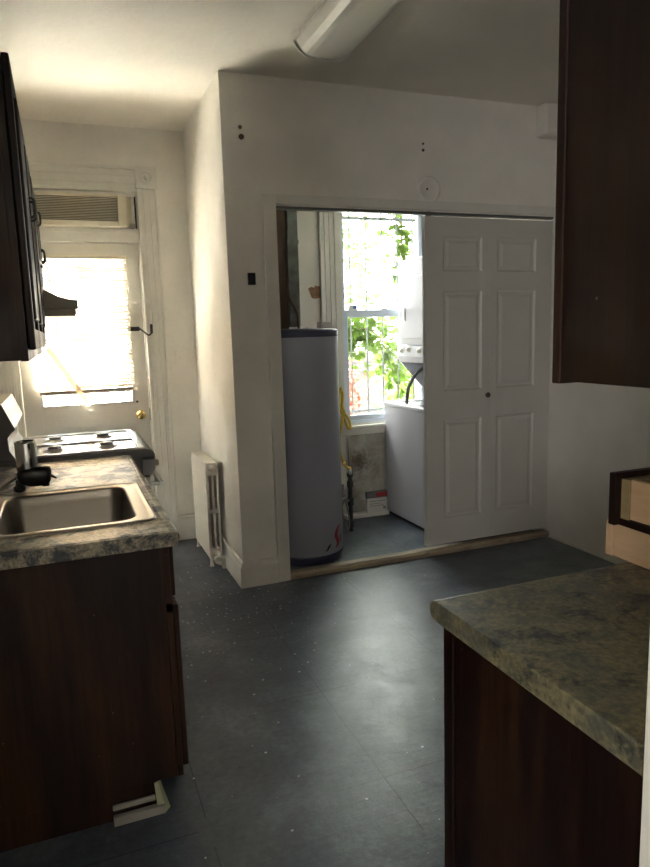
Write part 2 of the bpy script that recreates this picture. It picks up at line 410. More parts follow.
# casing around the back door (moulded), corner block, transom bar
c = MB()
def casing_profile_v(x0, x1, z0, z1, y):
    wd = x1-x0
    c.box(x0, x1, y-.018, y, z0, z1)
    for a, b_, t in ((.0,.02,.030),(.3*wd,.3*wd+.010,.024),(.6*wd,.6*wd+.010,.024),(wd-.018,wd,.034)):
        c.box(x0+a, x0+b_, y-t, y-.018, z0, z1)
casing_profile_v(.562, .700, 0, 2.50, YF)
casing_profile_v(XL+.002, -.27, 0, 2.50, YF)
c.box(-.27, .562, YF-.018, YF, 2.475, 2.640)
for a, b_, t in ((2.475,2.495,.030),(2.53,2.54,.024),(2.58,2.59,.024),(2.622,2.645,.036)): c.box(-.27, .562, YF-t, YF-.018, a, b_)
struct('trim_5', c, M['trim'], .003)
c = MB().box(.558, .706, YF-.034, YF, 2.50, 2.648)
c.lathe((.632, YF-.034, 2.574), [(.042,0),(.042,-.006),(.034,-.006),(.030,-.002),(.016,-.002),(.012,-.009),(.002,-.010)], 28, 'y')
struct('trim_6', c, M['trim'], .002)
c = MB().box(-.27, .555, YF-.012, YF+.10, 2.143, 2.235).box(-.27, .555, YF+.055, YF+.10, 2.10, 2.143).box(-.27, .555, YF-.022, YF-.012, 2.205, 2.235)
c.box(-.27, .555, YF-.010, YF+.06, 2.452, 2.475)
c.box(.522, .545, YF-.002, YF+.06, 2.235, 2.452); c.box(.530,.5555,YF+.055,YF+.10,0,2.10).box(-.27,-.245,YF+.055,YF+.10,0,2.10)
struct('trim_7', c, M['trim'], .003)
c = MB().box(.49, .522, YF+.01, YF+.02, 2.235, 2.452).box(-.27, .522, YF+.03, YF+.04, 2.235, 2.27)
struct('trim_8', c, M['ac'])
c = MB().box(.545, .5555, YF+.02, YF+.12, 2.2, 2.46).box(-.27,.5555, YF+.20, YF+.21, 2.235, 2.46); struct('transom_gap_shade', c, M['dark'])  # near-black strip and backing painted for the shade in the transom gap

# ---- air conditioner in the transom
ac = thing('air_conditioner', (.14, YF, 2.236), 'cream louvred air conditioner filling the transom above the back door', 'air conditioner')
obj('housing', MB().box(-.22, .485, YF-.02, YF+.18, 2.240, 2.448), M['ac'], ac, .004)
m = MB()
m.box(-.22, -.19, YF-.075, YF-.02, 2.240, 2.446).box(.430, .485, YF-.075, YF-.02, 2.240, 2.446).box(-.19, .43, YF-.075, YF-.02, 2.432, 2.446).box(-.19, .43, YF-.075, YF-.02, 2.240, 2.275)
obj('front_frame', m, M['ac'], ac, .004)
obj('recess', MB().box(-.19, .43, YF-.035, YF-.021, 2.275, 2.432), M['acdark'], ac)
m = MB()
for i in range(15):
    z = 2.280 + i*.0103
    m.prism([(YF-.074, z),(YF-.070, z+.0055),(YF-.040, z+.010),(YF-.040, z+.006)], 'x', -.19, .43)
obj('louvres', m, M['ac'], ac)
k = MB().box(.44, .53, YF-.035, YF-.02, 2.236, 2.250).box(.50, .535, YF-.045, YF-.02, 2.236, 2.262)
tag(obj('window_latch', k, M['chrome']), 'small bright metal bracket at the lower right corner of the transom', 'bracket')

# ---- blind on the back door
bl = thing('window_blind', (.15, YF-.02, 1.12), 'cream slatted blind lowered over the back door glass', 'blind')
yb = YF-.028
obj('headrail', MB().box(-.165, .462, yb-.014, yb+.014, 2.030, 2.056), M['ac'], bl, .002)
m = MB(); z = 1.175; i = 0
while z < 2.025:
    t = math.radians(46 + random.uniform(-5,5)); hw = .0125; sk = random.uniform(-.002,.002)
    dy, dz = hw*math.cos(t), hw*math.sin(t)
    m.add([(-.16, yb-dy, z+dz), (.458, yb-dy, z+dz+sk), (.458, yb+dy, z-dz+sk), (-.16, yb+dy, z-dz),
           (-.16, yb-dy+.0008, z+dz+.0008), (.458, yb-dy+.0008, z+dz+sk+.0008), (.458, yb+dy+.0008, z-dz+sk+.0008), (-.16, yb+dy+.0008, z-dz+.0008)],
          [(0,3,2,1),(4,5,6,7),(0,1,5,4),(1,2,6,5),(2,3,7,6),(3,0,4,7)])
    z += .0215
obj('slats', m, M['blind'], bl)
obj('bottom_rail', MB().box(-.16, .452, yb-.012, yb+.012, 1.132, 1.158), mat('rail_tan', (.42,.33,.25), .5), bl, .003)
for x in (-.09, .36): obj('ladder_cord', MB().tube([(x, yb-.017, 2.03),(x, yb-.017, 1.14)], .0014, 6), M['paper'], bl)
obj('lift_cord', MB().tube(catmull([(.29, yb-.02, 2.03),(.30, yb-.022, 1.7),(.345, yb-.021, 1.3),(.35, yb-.02, 1.19)]), .0016, 6), M['paper'], bl)
obj('tilt_wand', MB().tube([(-.045, yb-.02, 2.03),(-.01, yb-.024, 1.50)], .004, 8), M['paper'], bl)
m = MB(); a = Vector((-.085, yb-.022, 1.445)); b_ = Vector((.150, yb-.030, 1.050)); n_ = Vector((.395,0,.235)).normalized()*.017
m.add([a-n_, a+n_, b_+n_, b_-n_] + [p+Vector((0,.003,0)) for p in (a-n_, a+n_, b_+n_, b_-n_)], [(0,1,2,3),(4,7,6,5),(0,4,5,1),(1,5,6,2),(2,6,7,3),(3,7,4,0)])
obj('fallen_slat', m, M['oldslat'], bl)

# door guard
dg = thing('door_guard', (.52, YF-.02, 1.55), 'dark metal swing guard lock joining the back door to its casing', 'door lock')
obj('bar', MB().box(.440, .520, YF-.020, YF+.004, 1.545, 1.575), M['iron'], dg, .004)
obj('arm', MB().tube(catmull([(.52, YF-.028, 1.56),(.548, YF-.05, 1.535),(.575, YF-.055, 1.515),(.597, YF-.045, 1.53)]), .006, 8), M['iron'], dg)
obj('hook_plate', MB().box(.588, .606, YF-.052, YF-.034, 1.525, 1.590), M['iron'], dg, .003)

# wall plates and small marks
def flat_plate(name, mb, mt, lab, cat, group=None): return tag(obj(name, mb, mt), lab, cat, group)
sp = thing('light_switch', (.79, YF, 1.29), 'cream switch plate on the wall strip right of the back door', 'switch')
obj('plate', MB().box(.755, .825, YF-.006, YF, 1.295, 1.405), M['wall'], sp, .002)
obj('toggle', MB().box(.786, .794, YF-.014, YF-.006, 1.34, 1.36), M['trim'], sp)
bx = thing('black_bracket', (1.033, YC, 1.77), 'small black bracket on the wall left of the closet opening', 'bracket')
obj('plate', MB().box(1.012, 1.056, YC-.016, YC, 1.775, 1.842), M['black'], bx, .003)
obj('tab', MB().box(1.010, 1.030, YC-.026, YC-.016, 1.79, 1.81), M['black'], bx, .002)
for (x, z, r, lab) in ((1.010, 2.622, .010, 'upper of two dark screw anchors high on the wall left of the light'), (1.015, 2.572, .015, 'larger lower dark anchor hole high on the wall left of the light'),
                  (2.15, 2.612, .007, 'tiny upper dark anchor on the wall above the round cover plate'), (2.15, 2.575, .009, 'lower dark anchor on the wall just above the round cover plate')):
    flat_plate('wall_anchor', MB().lathe((x, YC, z), [(r,0),(r,-.004),(r*.6,-.006),(r*.3,-.003)], 14, 'y'), M['brown'], lab, 'wall anchor', 'screw anchors left in the wall')
cp = thing('round_cover_plate', (2.176, YC, 2.267), 'round painted cover plate above the closet header', 'cover plate')
obj('disc', MB().lathe((2.180, YC, 2.345), [(.078,0),(.078,-.020),(.072,-.026),(.060,-.024),(.058,-.021),(.002,-.021)], 40, 'y'), M['wall'], cp)
obj('screw', MB().lathe((2.165, YC-.021, 2.345), [(.007,0),(.006,-.003),(.001,-.004)], 12, 'y'), M['iron'], cp)

# ---- ceiling light
cl = thing('ceiling_light', (1.3075, 2.64, 2.80), 'long wraparound fluorescent ceiling fixture, unlit', 'ceiling light')
xa, xb, ya, yb2 = 1.150, 1.465, 2.02, 3.25
m = MB(); pr = []
for i in range(13):
    t = i/12; x = xa+.012+(xb-xa-.024)*t; z = H-.020-.068*(1-abs(2*t-1)**4.5)
    pr.append((x, z))
m.prism([(xa+.012, H-.008)] + pr + [(xb-.012, H-.008)], 'y', ya+.01, yb2-.014)
lens = obj('lens', m, M['lens'], cl)
obj('housing', MB().box(xa, xb, ya, yb2, H-.022, H), M['trim'], cl, .003)
for y in (ya, yb2-.012):
    pe = [(xa+.004, H-.006)] + [(xa+.004+(p[0]-xa-.012)*(xb-xa-.008)/(xb-xa-.024), p[1]-.005) for p in pr] + [(xb-.004, H-.006)]
    obj('end_cap', MB().prism(pe, 'y', y, y+.012), M['trim'], cl)

# ---- radiator: slim column radiator
ra = thing('radiator', (.845, 4.60, 0), 'cream cast iron column radiator against the passage wall', 'radiator')
n = 7; yr0, yr1 = 4.20, 4.70; pitch = (yr1-yr0)/n
X0r, X1r = .792, .876; ZB, ZT = .045, .690
for i in range(n):
    y = yr0 + pitch*(i+.5); m = MB(); hw = pitch*.46
    for j in range(3):
        x = X0r + .010 + j*(X1r-X0r-.020)/2
        m.box(x-.0075, x+.0075, y-hw-.001, y+hw+.001, ZB+.05, ZT-.05)
    for z0_, z1_ in ((ZB, ZB+.075), (ZT-.085, ZT), ((ZB+ZT)/2-.012, (ZB+ZT)/2+.012)):
        m.box(X0r+.004, X1r-.004, y-hw, y+hw, z0_, z1_)
    m.box(X0r-.001, X0r+.003, y-hw, y+hw, ZB+.01, ZT-.03)
    m.lathe(((X0r+X1r)/2, y, ZT-.035), [(.030,-hw-.004),(.030,hw+.004)], 20, 'y')
    m.lathe(((X0r+X1r)/2, y, ZB+.035), [(.030,-hw-.004),(.030,hw+.004)], 20, 'y')
    obj('section', m, M['rad'], ra, .003)
for y in (yr0+.02, yr1-.02):
    for x in (X0r+.012, X1r-.012):
        obj('foot', MB().lathe((x, y, 0), [(.016,0),(.011,.02),(.009,.055)], 12), M['rad'], ra)
for z in (ZT-.035, ZB+.035):
    obj('end_plug', MB().lathe(((X0r+X1r)/2, yr0-.004, z), [(.024,.01),(.024,-.008),(.012,-.010),(.011,-.020),(.002,-.021)], 16, 'y'), M['rad'], ra)
v = obj('valve', MB().tube([(.835, 4.165, .062),(.872, 4.150, .062)], .020, 12).tube([(.868, 4.150, .0),(.868, 4.150, .07)], .013, 12), M['rad'], ra)
obj('valve_collar', MB().lathe((.835, 4.165, .055), [(.026,-.02),(.028,0),(.026,.02)], 8, 'y'), M['rad'], ra)

# ------------------------------------------------------------------ left run: base cabinet, counter, sink
bc = thing('base_cabinet', (-.08, 2.7, 0), 'dark brown stained sink base cabinet, scuffed end panel facing the camera', 'cabinet')
YN, YE = 2.02, 3.44
obj('end_panel', MB().box(XL+.002, .235, YN, YN+.018, .10, .878), M['wood'], bc, .002)
obj('carcass', MB().box(XL+.002, .230, YN+.019, YE, .10, .68).box(XL+.002, -.37, YN+.019, YE, .68, .878).box(-.37, .230, YE-.018, YE, .68, .878), M['wood'], bc)
m = MB().box(.236, .254, YN-.002, YE, .10, .14).box(.236, .254, YN-.002, YE, .838, .878).box(.236, .254, YN-.002, YE, .655, .685)
for y in (YN-.002, 2.485, 2.955, YE-.04): m.box(.236, .254, y, y+.04, .14, .838)
obj('face_frame', m, M['wood'], bc, .001)
for i, (a, b_) in enumerate(((2.028, 2.495), (2.505, 2.965), (2.975, 3.435))):
    obj('drawer_front', MB().box(.255, .268, a, b_, .702, .868), M['wooddoor'], bc, .004)
    m = MB().box(.255, .274, a, a+.06, .125, .672).box(.255, .274, b_-.06, b_, .125, .672).box(.255, .274, a+.06, b_-.06, .125, .185).box(.255, .274, a+.06, b_-.06, .612, .672)
    m.box(.255, .264, a+.06, b_-.06, .185, .612).box(.264, .272, a+.085, b_-.085, .21, .587)
    D = obj('cabinet_door', m, M['wooddoor'], bc, .004)
m = MB().box(XL+.002, .150, YN+.004, YN+.020, .0, .098).box(.150, .172, YN+.002, YE, 0, .098)
obj('toe_kick', m, M['wood'], bc)
m = MB(); m.add([(.172,YN-.004,.098),(.180,YN+.01,.098),(.205,YN-.006,.004),(.190,YN-.022,.004),(.160,YN-.004,.098),(.165,YN-.02,.004)],[(0,1,2,3),(4,0,3,5),(4,1,0),(5,3,2),(4,5,2,1)])
obj('peeling_trim', m, mat('aged_cream_paint', (.40,.42,.28), .6), bc)
m = MB().box(.03, .188, YN-.026, YN-.004, .0, .028).box(.03, .16, YN-.014, YN-.004, .045, .062)
obj('kick_batten', m, mat('dirty_white_batten', (.30,.29,.265), .7, var=.3), bc, .003)

# countertop with sink cutout
cx0, cx1, cy0, cy1 = XL+.002, .288, 1.985, 3.445
sx0, sx1, sy0, sy1 = -.325, .222, 2.155, 2.735
m = MB(); zt, zb = .92, .880
m.box(cx0, cx1-.03, cy0+.012, sy0, zb, zt).box(cx0, cx1-.03, sy1, cy1, zb, zt).box(cx0, sx0, sy0, sy1, zb, zt).box(sx1, cx1-.03, sy0, sy1, zb, zt)
r = .5*(zt-zb+.006); zc = zt - r
nose = [(cx1-.03, zt)] + [(cx1-r+r*math.sin(t*PI/10), zc+r*math.cos(t*PI/10)) for t in range(0, 11)] + [(cx1-.03, zb-.006)]
m.prism(nose, 'y', cy0+.012, cy1)
m.box(cx0, cx1-.008, cy0, cy0+.014, zb-.006, zt-.001)
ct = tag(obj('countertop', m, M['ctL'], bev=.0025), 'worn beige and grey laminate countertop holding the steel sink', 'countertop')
obj('backsplash', MB().box(XL+.001, XL+.02, cy0, cy1, .921, 1.02), M['ctL'], ct, .003)

# sink
def rrect(x0, x1, y0, y1, r, n=6):
    out = []
    for cx, cy, a0 in ((x1-r, y1-r, 0), (x0+r, y1-r, 90), (x0+r, y0+r, 180), (x1-r, y0+r, 270)):
        for k in range(n+1):
            a = math.radians(a0 + 90*k/n); out.append((cx+r*math.cos(a), cy+r*math.sin(a)))
    return out
sk = thing('kitchen_sink', (-.05, 2.44, .76), 'rectangular stainless steel drop-in sink in the left counter', 'sink')
ox0, ox1, oy0, oy1 = -.345, .243, 2.132, 2.757
bx0, bx1, by0, by1 = -.235, .180, 2.180, 2.700
def lofts(rings, closed_end=True):
    m = MB(); nn = len(rings[0]); vs = [p for r in rings for p in r]
    fs = [(i*nn+k, i*nn+(k+1)%nn, (i+1)*nn+(k+1)%nn, (i+1)*nn+k) for i in range(len(rings)-1) for k in range(nn)]
    m.add(vs, fs, True)
    if closed_end: m.add(rings[-1], [tuple(range(nn))], True)
    return m
def R3(x0,x1,y0,y1,r,z): return [(p[0],p[1],z) for p in rrect(x0,x1,y0,y1,r)]
rings = [R3(ox0,ox1,oy0,oy1,.045,.9205), R3(ox0+.002,ox1-.002,oy0+.002,oy1-.002,.044,.9255), R3(ox0+.010,ox1-.010,oy0+.010,oy1-.010,.040,.9265),
         R3(ox0+.016,ox1-.016,oy0+.016,oy1-.016,.036,.9225), R3(ox0+.020,ox1-.020,oy0+.020,oy1-.020,.034,.9225),
         R3(bx0-.008,bx1+.008,by0-.008,by1+.008,.060,.9225), R3(bx0-.004,bx1+.004,by0-.004,by1+.004,.058,.9215), R3(bx0,bx1,by0,by1,.056,.914),
         R3(bx0+.004,bx1-.004,by0+.004,by1-.004,.055,.88), R3(bx0+.012,bx1-.012,by0+.012,by1-.012,.052,.785), R3(bx0+.022,bx1-.022,by0+.022,by1-.022,.045,.765), R3(bx0+.045,bx1-.045,by0+.045,by1-.045,.03,.758),
         R3(bx0+.16,bx1-.16,by0+.2,by1-.2,.02,.755)]
obj('bowl', lofts(rings), M['steel'], sk)
obj('drain', MB().lathe((-.03, 2.44, .756), [(.045,0),(.045,.004),(.036,.004),(.030,-.001+.002),(.004,.002)], 28), M['chrome'], sk)

# faucet with tap-mounted filter
fa = thing('faucet', (-.29, 2.44, .925), 'chrome sink tap whose spout reaches in from the left edge', 'faucet')
obj('base', MB().box(-.325, -.262, 2.33, 2.55, .9235, .936), M['chrome'], fa, .005)
obj('body', MB().lathe((-.29, 2.44, .930), [(.026,0),(.024,.03),(.020,.05),(.017,.065)], 24), M['chrome'], fa)
obj('spout', MB().tube(catmull([(-.29,2.44,.985),(-.255,2.44,1.002),(-.19,2.435,1.045),(-.145,2.43,1.072),(-.118,2.43,1.074),(-.105,2.43,1.060)]), .010, 12), M['chrome'], fa)
for y in (2.36, 2.52): obj('handle', MB().lathe((-.29, y, .930), [(.018,0),(.017,.03),(.024,.034),(.024,.055),(.012,.060)], 16), M['chrome'], fa)
wf = thing('water_filter', (-.12, 2.43, 1.01), 'black and chrome water filter clipped on the end of the tap', 'water filter')
m = MB(); 

prof = lofts([[(x,y,z) for x,y in rrect(x0,x1,y0,y1,rr_,4)] for (x0,x1,y0,y1,rr_,z) in
   ((-.145,-.078,2.400,2.460,.020,1.018),(-.172,-.070,2.390,2.470,.025,1.030),(-.176,-.066,2.388,2.472,.025,1.062),(-.168,-.070,2.392,2.468,.025,1.075),(-.150,-.085,2.40,2.46,.02,1.082))])
nn = 20
prof.add([(x,y,1.018) for x,y in rrect(-.145,-.078,2.400,2.460,.020,4)], [tuple(range(nn-1,-1,-1))])
obj('filter_body', prof, M['black'], wf)
obj('cartridge', MB().lathe((-.140, 2.43, 1.070), [(.033,0),(.034,.004),(.034,.092),(.031,.099),(.028,.099),(.027,.095),(.002,.095)], 32), M['chrome'], wf)
obj('lever', MB().tube([(-.070,2.425,1.045),(-.052,2.415,1.036)], [.006,.003], 8), M['black'], wf)
obj('outlet_nozzle', MB().lathe((-.170, 2.43, .998), [(.012,0),(.019,.004),(.020,.018),(.012,.024),(.010,.042)], 20), M['black'], wf)
obj('aerator', MB().lathe((-.088, 2.43, 1.010), [(.012,0),(.013,.02)], 16), M['black'], wf)

# ------------------------------------------------------------------ stove
YS0, YS1 = 3.470, 4.230
st = thing('kitchen_range', (0, 3.85, 0), 'white gas range with grey side between the counter and back door', 'range')
obj('body', MB().box(XL+.01, .335, YS0+.004, YS1, .02, .905), M['stoveg'], st, .004)
m = MB()
m.prism([(XL+.012, .906),(.375,.890),(.398,.885),(.402,.905),(.392,.925),(.370,.936),(XL+.012,.936)], 'y', YS0, YS1)
top_ = obj('cooktop_shell', m, M['stoveg'], st, .003)
m = MB().box(-.25, .352, YS0+.012, YS1-.012, .9365, .940)
# raised rims and dividing ridge
for (a,b2,c2,d2) in ((-.25,.352,YS0+.012,YS0+.034),(-.25,.352,YS1-.034,YS1-.012),(-.25,-.23,YS0+.034,YS1-.034),(.322,.352,YS0+.034,YS1-.034),(-.23,.322,3.832,3.868)):
    m.box(a,b2,c2,d2,.940,.948)
obj('cooktop', m, M['stovew'], st, .003)
for x in (-.075, .180):
    for y in (3.66, 4.02):
        bu = obj('burner', MB().lathe((x,y,.9405), [(.060,0),(.050,.004),(.032,.006),(.030,.012)], 28), M['stovew'], st)
        obj('burner_cap', MB().lathe((x,y,.9525), [(.034,0),(.036,.003),(.034,.008),(.003,.010)], 28), mat('burner_cap_enamel',(.16,.15,.15),.3) if 'bc' not in M else M['bc'], bu)
m = MB().prism([(XL+.012,1.205),(-.288,1.205),(-.240,1.085),(-.262,1.066),(-.276,1.045),(-.274,.985),(-.250,.940),(XL+.012,.940)], 'y', YS0+.018, YS1)
obj('backguard', m, M['stovew'], st, .002)
m = MB().prism([(XL+.012,1.208),(-.286,1.208),(-.236,1.085),(-.260,1.064),(-.273,1.045),(-.271,.985),(-.246,.940),(XL+.012,.940)], 'y', YS0, YS0+.017)
obj('backguard_end_cap', m, M['stoveg'], st, .002)
m = MB().prism([(.337,.80),(.385,.80),(.400,.835),(.400,.880),(.337,.880)], 'y', YS0+.004, YS1-.004)
obj('control_panel', m, M['stovew'], st, .004)
for y in (3.55,3.68,3.85,4.02,4.15):
    obj('control_knob', MB().lathe((.400, y, .848), [(.022,0),(.022,.006),(.017,.010),(.015,.026),(.002,.027)], 20, 'x'), M['hoodlip'], st)
od = obj('oven_door', MB().box(.340, .372, YS0+.006, YS1-.006, .24, .790), M['stovew'], st, .006)
m = MB().tube([(.430, YS0+.03, .742),(.430, YS1-.03, .742)], .013, 12)
for y in (YS0+.06, YS1-.06): m.tube([(.372, y, .742),(.430, y, .742)], .010, 10)
obj('oven_handle', m, M['white'], od)
obj('storage_drawer', MB().box(.340, .368, YS0+.006, YS1-.006, .07, .232), M['stovew'], st, .006)

# ------------------------------------------------------------------ upper cabinets on the left and the hood
ZU0, ZU1 = 1.445, 2.248
def pull(parent, x, y, z):
    o = obj('handle', MB().tube(catmull([(x, y, z-.032),(x+.020, y, z-.027),(x+.024, y, z),(x+.020, y, z+.027),(x, y, z+.032)], 4), .005, 8), M['iron'], parent); return o
def wall_cab(y0, y1, z0, z1, ndoors, lab, hz, first=False):
    t = thing('wall_cabinet', (XL+.15, (y0+y1)/2, z0), lab, 'cabinet', 'dark wall cabinets on the left')
    obj('carcass', MB().box(XL+.002, -.106, y0, y1, z0+.002, z1), M['wood'], t, .001)
    m = MB().box(-.106, -.086, y0, y0+.035, z0, z1).box(-.106, -.086, y1-.035, y1, z0, z1).box(-.106, -.086, y0+.035, y1-.035, z0, z0+.035).box(-.106, -.086, y0+.035, y1-.035, z1-.04, z1)
    obj('face_frame', m, M['wood'], t, .001)
    w_ = (y1-y0)/ndoors
    for i in range(ndoors):
        a, b_ = y0+w_*i+.006, y0+w_*(i+1)-.006; c0, c1 = z0+.030, z1-.006
        m = MB().box(-.084, -.065, a, a+.055, c0, c1).box(-.084, -.065, b_-.055, b_, c0, c1).box(-.084, -.065, a+.055, b_-.055, c0, c0+.06).box(-.084, -.065, a+.055, b_-.055, c1-.06, c1)
        m.box(-.084, -.074, a+.055, b_-.055, c0+.06, c1-.06).box(-.074, -.058, a+.08, b_-.08, c0+.085, c1-.085)
        D = obj('cabinet_door', m, M['wooddoor'], t, .005)
        pull(D, -.066, b_-.03 if i % 2 == 0 else a+.03, hz)
    return t
wall_cab(2.02, 2.965, ZU0, ZU1, 2, 'dark stained wall cabinet nearest the camera on the left, its end panel in view', 1.93)
wall_cab(2.967, 3.462, ZU0, ZU1, 1, 'single-door dark wall cabinet between the nearest one and the range hood', 2.05)
wall_cab(3.464, 4.24, 1.765, ZU1, 2, 'short dark wall cabinet directly above the range hood', 1.93)
hd = thing('range_hood', (-.15, 3.85, 1.60), 'almond range hood with a curved front jutting over the range', 'range hood')
pts = [(XL+.004,1.645),(XL+.004,1.762),(-.075,1.762)]
for t in range(1, 9):
    u = t/8; pts.append((-.075+.150*u, 1.690+.065*(1-u)**1.9))
pts += [(.090,1.688),(.090,1.645)]
obj('shell', MB().prism(pts, 'y', YS0, YS1), M['hood'], hd, .002)
obj('lower_rim', MB().box(XL+.01, .078, YS0+.012, YS1-.012, 1.612, 1.644), M['hoodlip'], hd, .003)

# ------------------------------------------------------------------ right side: base cabinet, counter, uppers, drawers
rc = thing('base_cabinet', (1.3, .9, 0), 'dark red-brown base cabinet under the mottled right counter', 'cabinet')
obj('end_panel', MB().box(.720, .738, .602, 1.165, 0, .874), M['woodr'], rc, .002)
obj('carcass', MB().box(.739, 2.0, .602, 1.165, .10, .874).box(.739, 2.0, .602, 1.10, 0, .10), M['woodr'], rc)
m = MB().box(.718, .758, 1.166, 1.186, .10, .874).box(1.15,1.19,1.166,1.186,.14,.834).box(1.56,1.60,1.166,1.186,.14,.834).box(1.96,2.0,1.166,1.186,.10,.874).box(.758,1.96,1.166,1.186,.834,.874).box(.758,1.96,1.166,1.186,.10,.14)
obj('face_frame', m, M['woodr'], rc, .002)
obj('edge_strip', MB().box(.712, .720, 1.140, 1.166, 0, .874), M['woodr'], rc, .002)
for a, b_ in ((.765,1.145),(1.195,1.555),(1.605,1.955)):
    m = MB().box(a,b_,1.187,1.196,.13,.68).box(a,a+.05,1.196,1.204,.13,.68).box(b_-.05,b_,1.196,1.204,.13,.68).box(a+.05,b_-.05,1.196,1.204,.13,.18).box(a+.05,b_-.05,1.196,1.204,.63,.68)
    obj('cabinet_door', m, M['wooddoor'], rc, .003)
m = MB(); zt, zb = .92, .874
r = .5*(zt-zb); zc = zt-r
m.box(.703, 2.02, .602, 1.196, zb, zt)
nose = [(1.196, zt)] + [(1.196+.022*math.sin(t*PI/10), zc+r*math.cos(t*PI/10)) for t in range(0,11)] + [(1.196, zb)]
m.prism(nose, 'x', .703, 2.02)
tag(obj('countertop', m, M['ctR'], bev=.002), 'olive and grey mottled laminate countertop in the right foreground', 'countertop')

uc = thing('wall_cabinet', (1.2, .75, 1.41), 'very dark stained wall cabinet hanging at the upper right', 'cabinet')
obj('end_panel', MB().box(.720, .738, .602, .836, 1.413, 2.42), M['woodu'], uc, .001)
obj('carcass', MB().box(.739, 1.7, .602, .836, 1.413, 2.42), M['woodu'], uc)
obj('face_frame', MB().box(.716, 1.7, .837, .855, 1.409, 2.42), M['wooddoor'], uc, .002)
for a, b_ in ((.735,1.205),(1.215,1.69)): obj('cabinet_door', MB().box(a, b_, .856, .870, 1.43, 2.40), M['wooddoor'], uc, .003)

# drawers lying on the right counter
lw = thing('drawer_box', (1.42, 1.05, .921), 'raw pine drawer box lying on the right counter, lower of two', 'drawer', 'loose drawers on the right counter')
x0, x1, ya, yb3 = 1.249, 1.62, .78, 1.272
z0, z1 = .921, 1.012
obj('side', MB().box(x0, x0+.014, ya, yb3-.022, z0, z1-.004), M['raw'], lw, .001)
obj('side', MB().box(x1-.014, x1, ya, yb3-.022, z0, z1-.004), M['raw'], lw, .001)
obj('front', MB().box(x0-.004, x1+.004, yb3-.020, yb3, z0, z1), M['raw'], lw, .001)
obj('back', MB().box(x0+.0145, x1-.0145, ya, ya+.014, z0, z1-.01), M['raw'], lw, .001)
obj('bottom', MB().box(x0+.0145, x1-.0145, ya+.0145, yb3-.0205, z0+.006, z0+.012), M['rawd'], lw)
up = thing('drawer_box', (1.4, 1.0, 1.014), 'drawer with a dark stained front and pale sides, resting on the raw lower drawer', 'drawer', 'loose drawers on the right counter')
zz = 1.014; yq = 1.235
m = MB().box(1.214, 1.70, yq-.020, yq, zz-.001, zz+.128)
fr = obj('drawer_front', m, M['wooddoor'], up, .002)
obj('front_liner', MB().box(1.232, 1.665, yq-.046, yq-.021, zz+.016, zz+.114), M['rawd'], up, .001)
obj('side', MB().box(1.236, 1.252, .80, yq-.047, zz+.018, zz+.116), M['raw'], up, .001)
obj('side', MB().box(1.644, 1.660, .80, yq-.047, zz+.018, zz+.116), M['raw'], up, .001)
obj('back', MB().box(1.2565, 1.6435, .80, .816, zz+.018, zz+.110), M['raw'], up, .001)
obj('bottom', MB().box(1.228, 1.672, .80, yq-.021, zz-.0005, zz+.016), M['wooddoor'], up, .001)  # dark slab stands in for the shadow gap between the two drawers

struct('trim_15', MB().box(XR-.022, XR-.0005, 2.74, 2.90, .012, 2.1), M['trim'], .003)
# near doorway casing at the right edge
struct('trim_11', MB().box(.666, .6715, .495, .602, 0, 2.35), M['trim'], .001)

# ------------------------------------------------------------------ closet contents
hx, hy = 1.448, 4.165
wh = thing('water_heater', (hx, hy, 0), 'tall grey cylindrical water heater standing at the left of the closet', 'water heater')
obj('tank', MB().lathe((hx,hy,0), [(.243,.042),(.250,.045),(.250,1.485),(.2505,1.487)], 64), M['heater'], wh)
obj('top_cap', MB().lathe((hx,hy,0), [(.2515,1.470),(.2525,1.475),(.2525,1.505),(.246,1.516),(.20,1.522),(.02,1.526)], 64), M['heaterd'], wh)
obj('bottom_pan', MB().lathe((hx,hy,0), [(.236,.0),(.240,.02),(.244,.042)], 64), M['heaterd'], wh)
obj('rim_band', MB().lathe((hx,hy,0), [(.2505,.038),(.2525,.041),(.2525,.056),(.2505,.058)], 64), M['heaterd'], wh)
# red scribbled label, lying on the curved skin
m = MB()
def skin(a, z, r=.2512): return (hx + r*math.sin(a), hy - r*math.cos(a), z)
def strip(pts, wd, r=.2515):
    vs = []; fs = []
    for a, z in pts: vs += [skin(a-wd/.5, z-.002, r), skin(a+wd/.5, z+.002, r)]
    for i in range(len(pts)-1): fs.append((2*i, 2*i+1, 2*i+3, 2*i+2))
    m.add(vs, fs)
strip([(.74,.235),(.66,.225),(.58,.195),(.56,.170),(.62,.145),(.66,.120),(.60,.098),(.54,.092)], .034)
strip([(.84,.165),(.80,.15),(.78,.12)], .018)
obj('red_label', m, M['red'], wh, fix=False)
m = MB(); strip([(.20,.085),(.26,.100),(.33,.125)], .02); obj('scorch_mark', m, M['dark'], wh, fix=False)
for dx_ in (-.10,):
    obj('water_pipe', MB().tube([(hx+dx_*.9, hy+.12, 1.52),(hx+dx_*.9, hy+.12, 1.60),(hx+dx_*.9-.03, hy+.30, 1.66),(hx+dx_*.9-.03, hy+.62, 1.66)], .011, 10), M['brown'], wh)
obj('relief_valve', MB().lathe((hx+.06, hy-.02, 1.52), [(.02,0),(.02,.012),(.010,.014)], 12), M['white'], wh)

tag(obj('small_white_box', MB().box(1.635, 1.725, 4.26, 4.33, 1.524, 1.568), M['paper'], bev=.003), 'small white carton on top of the water heater', 'box')

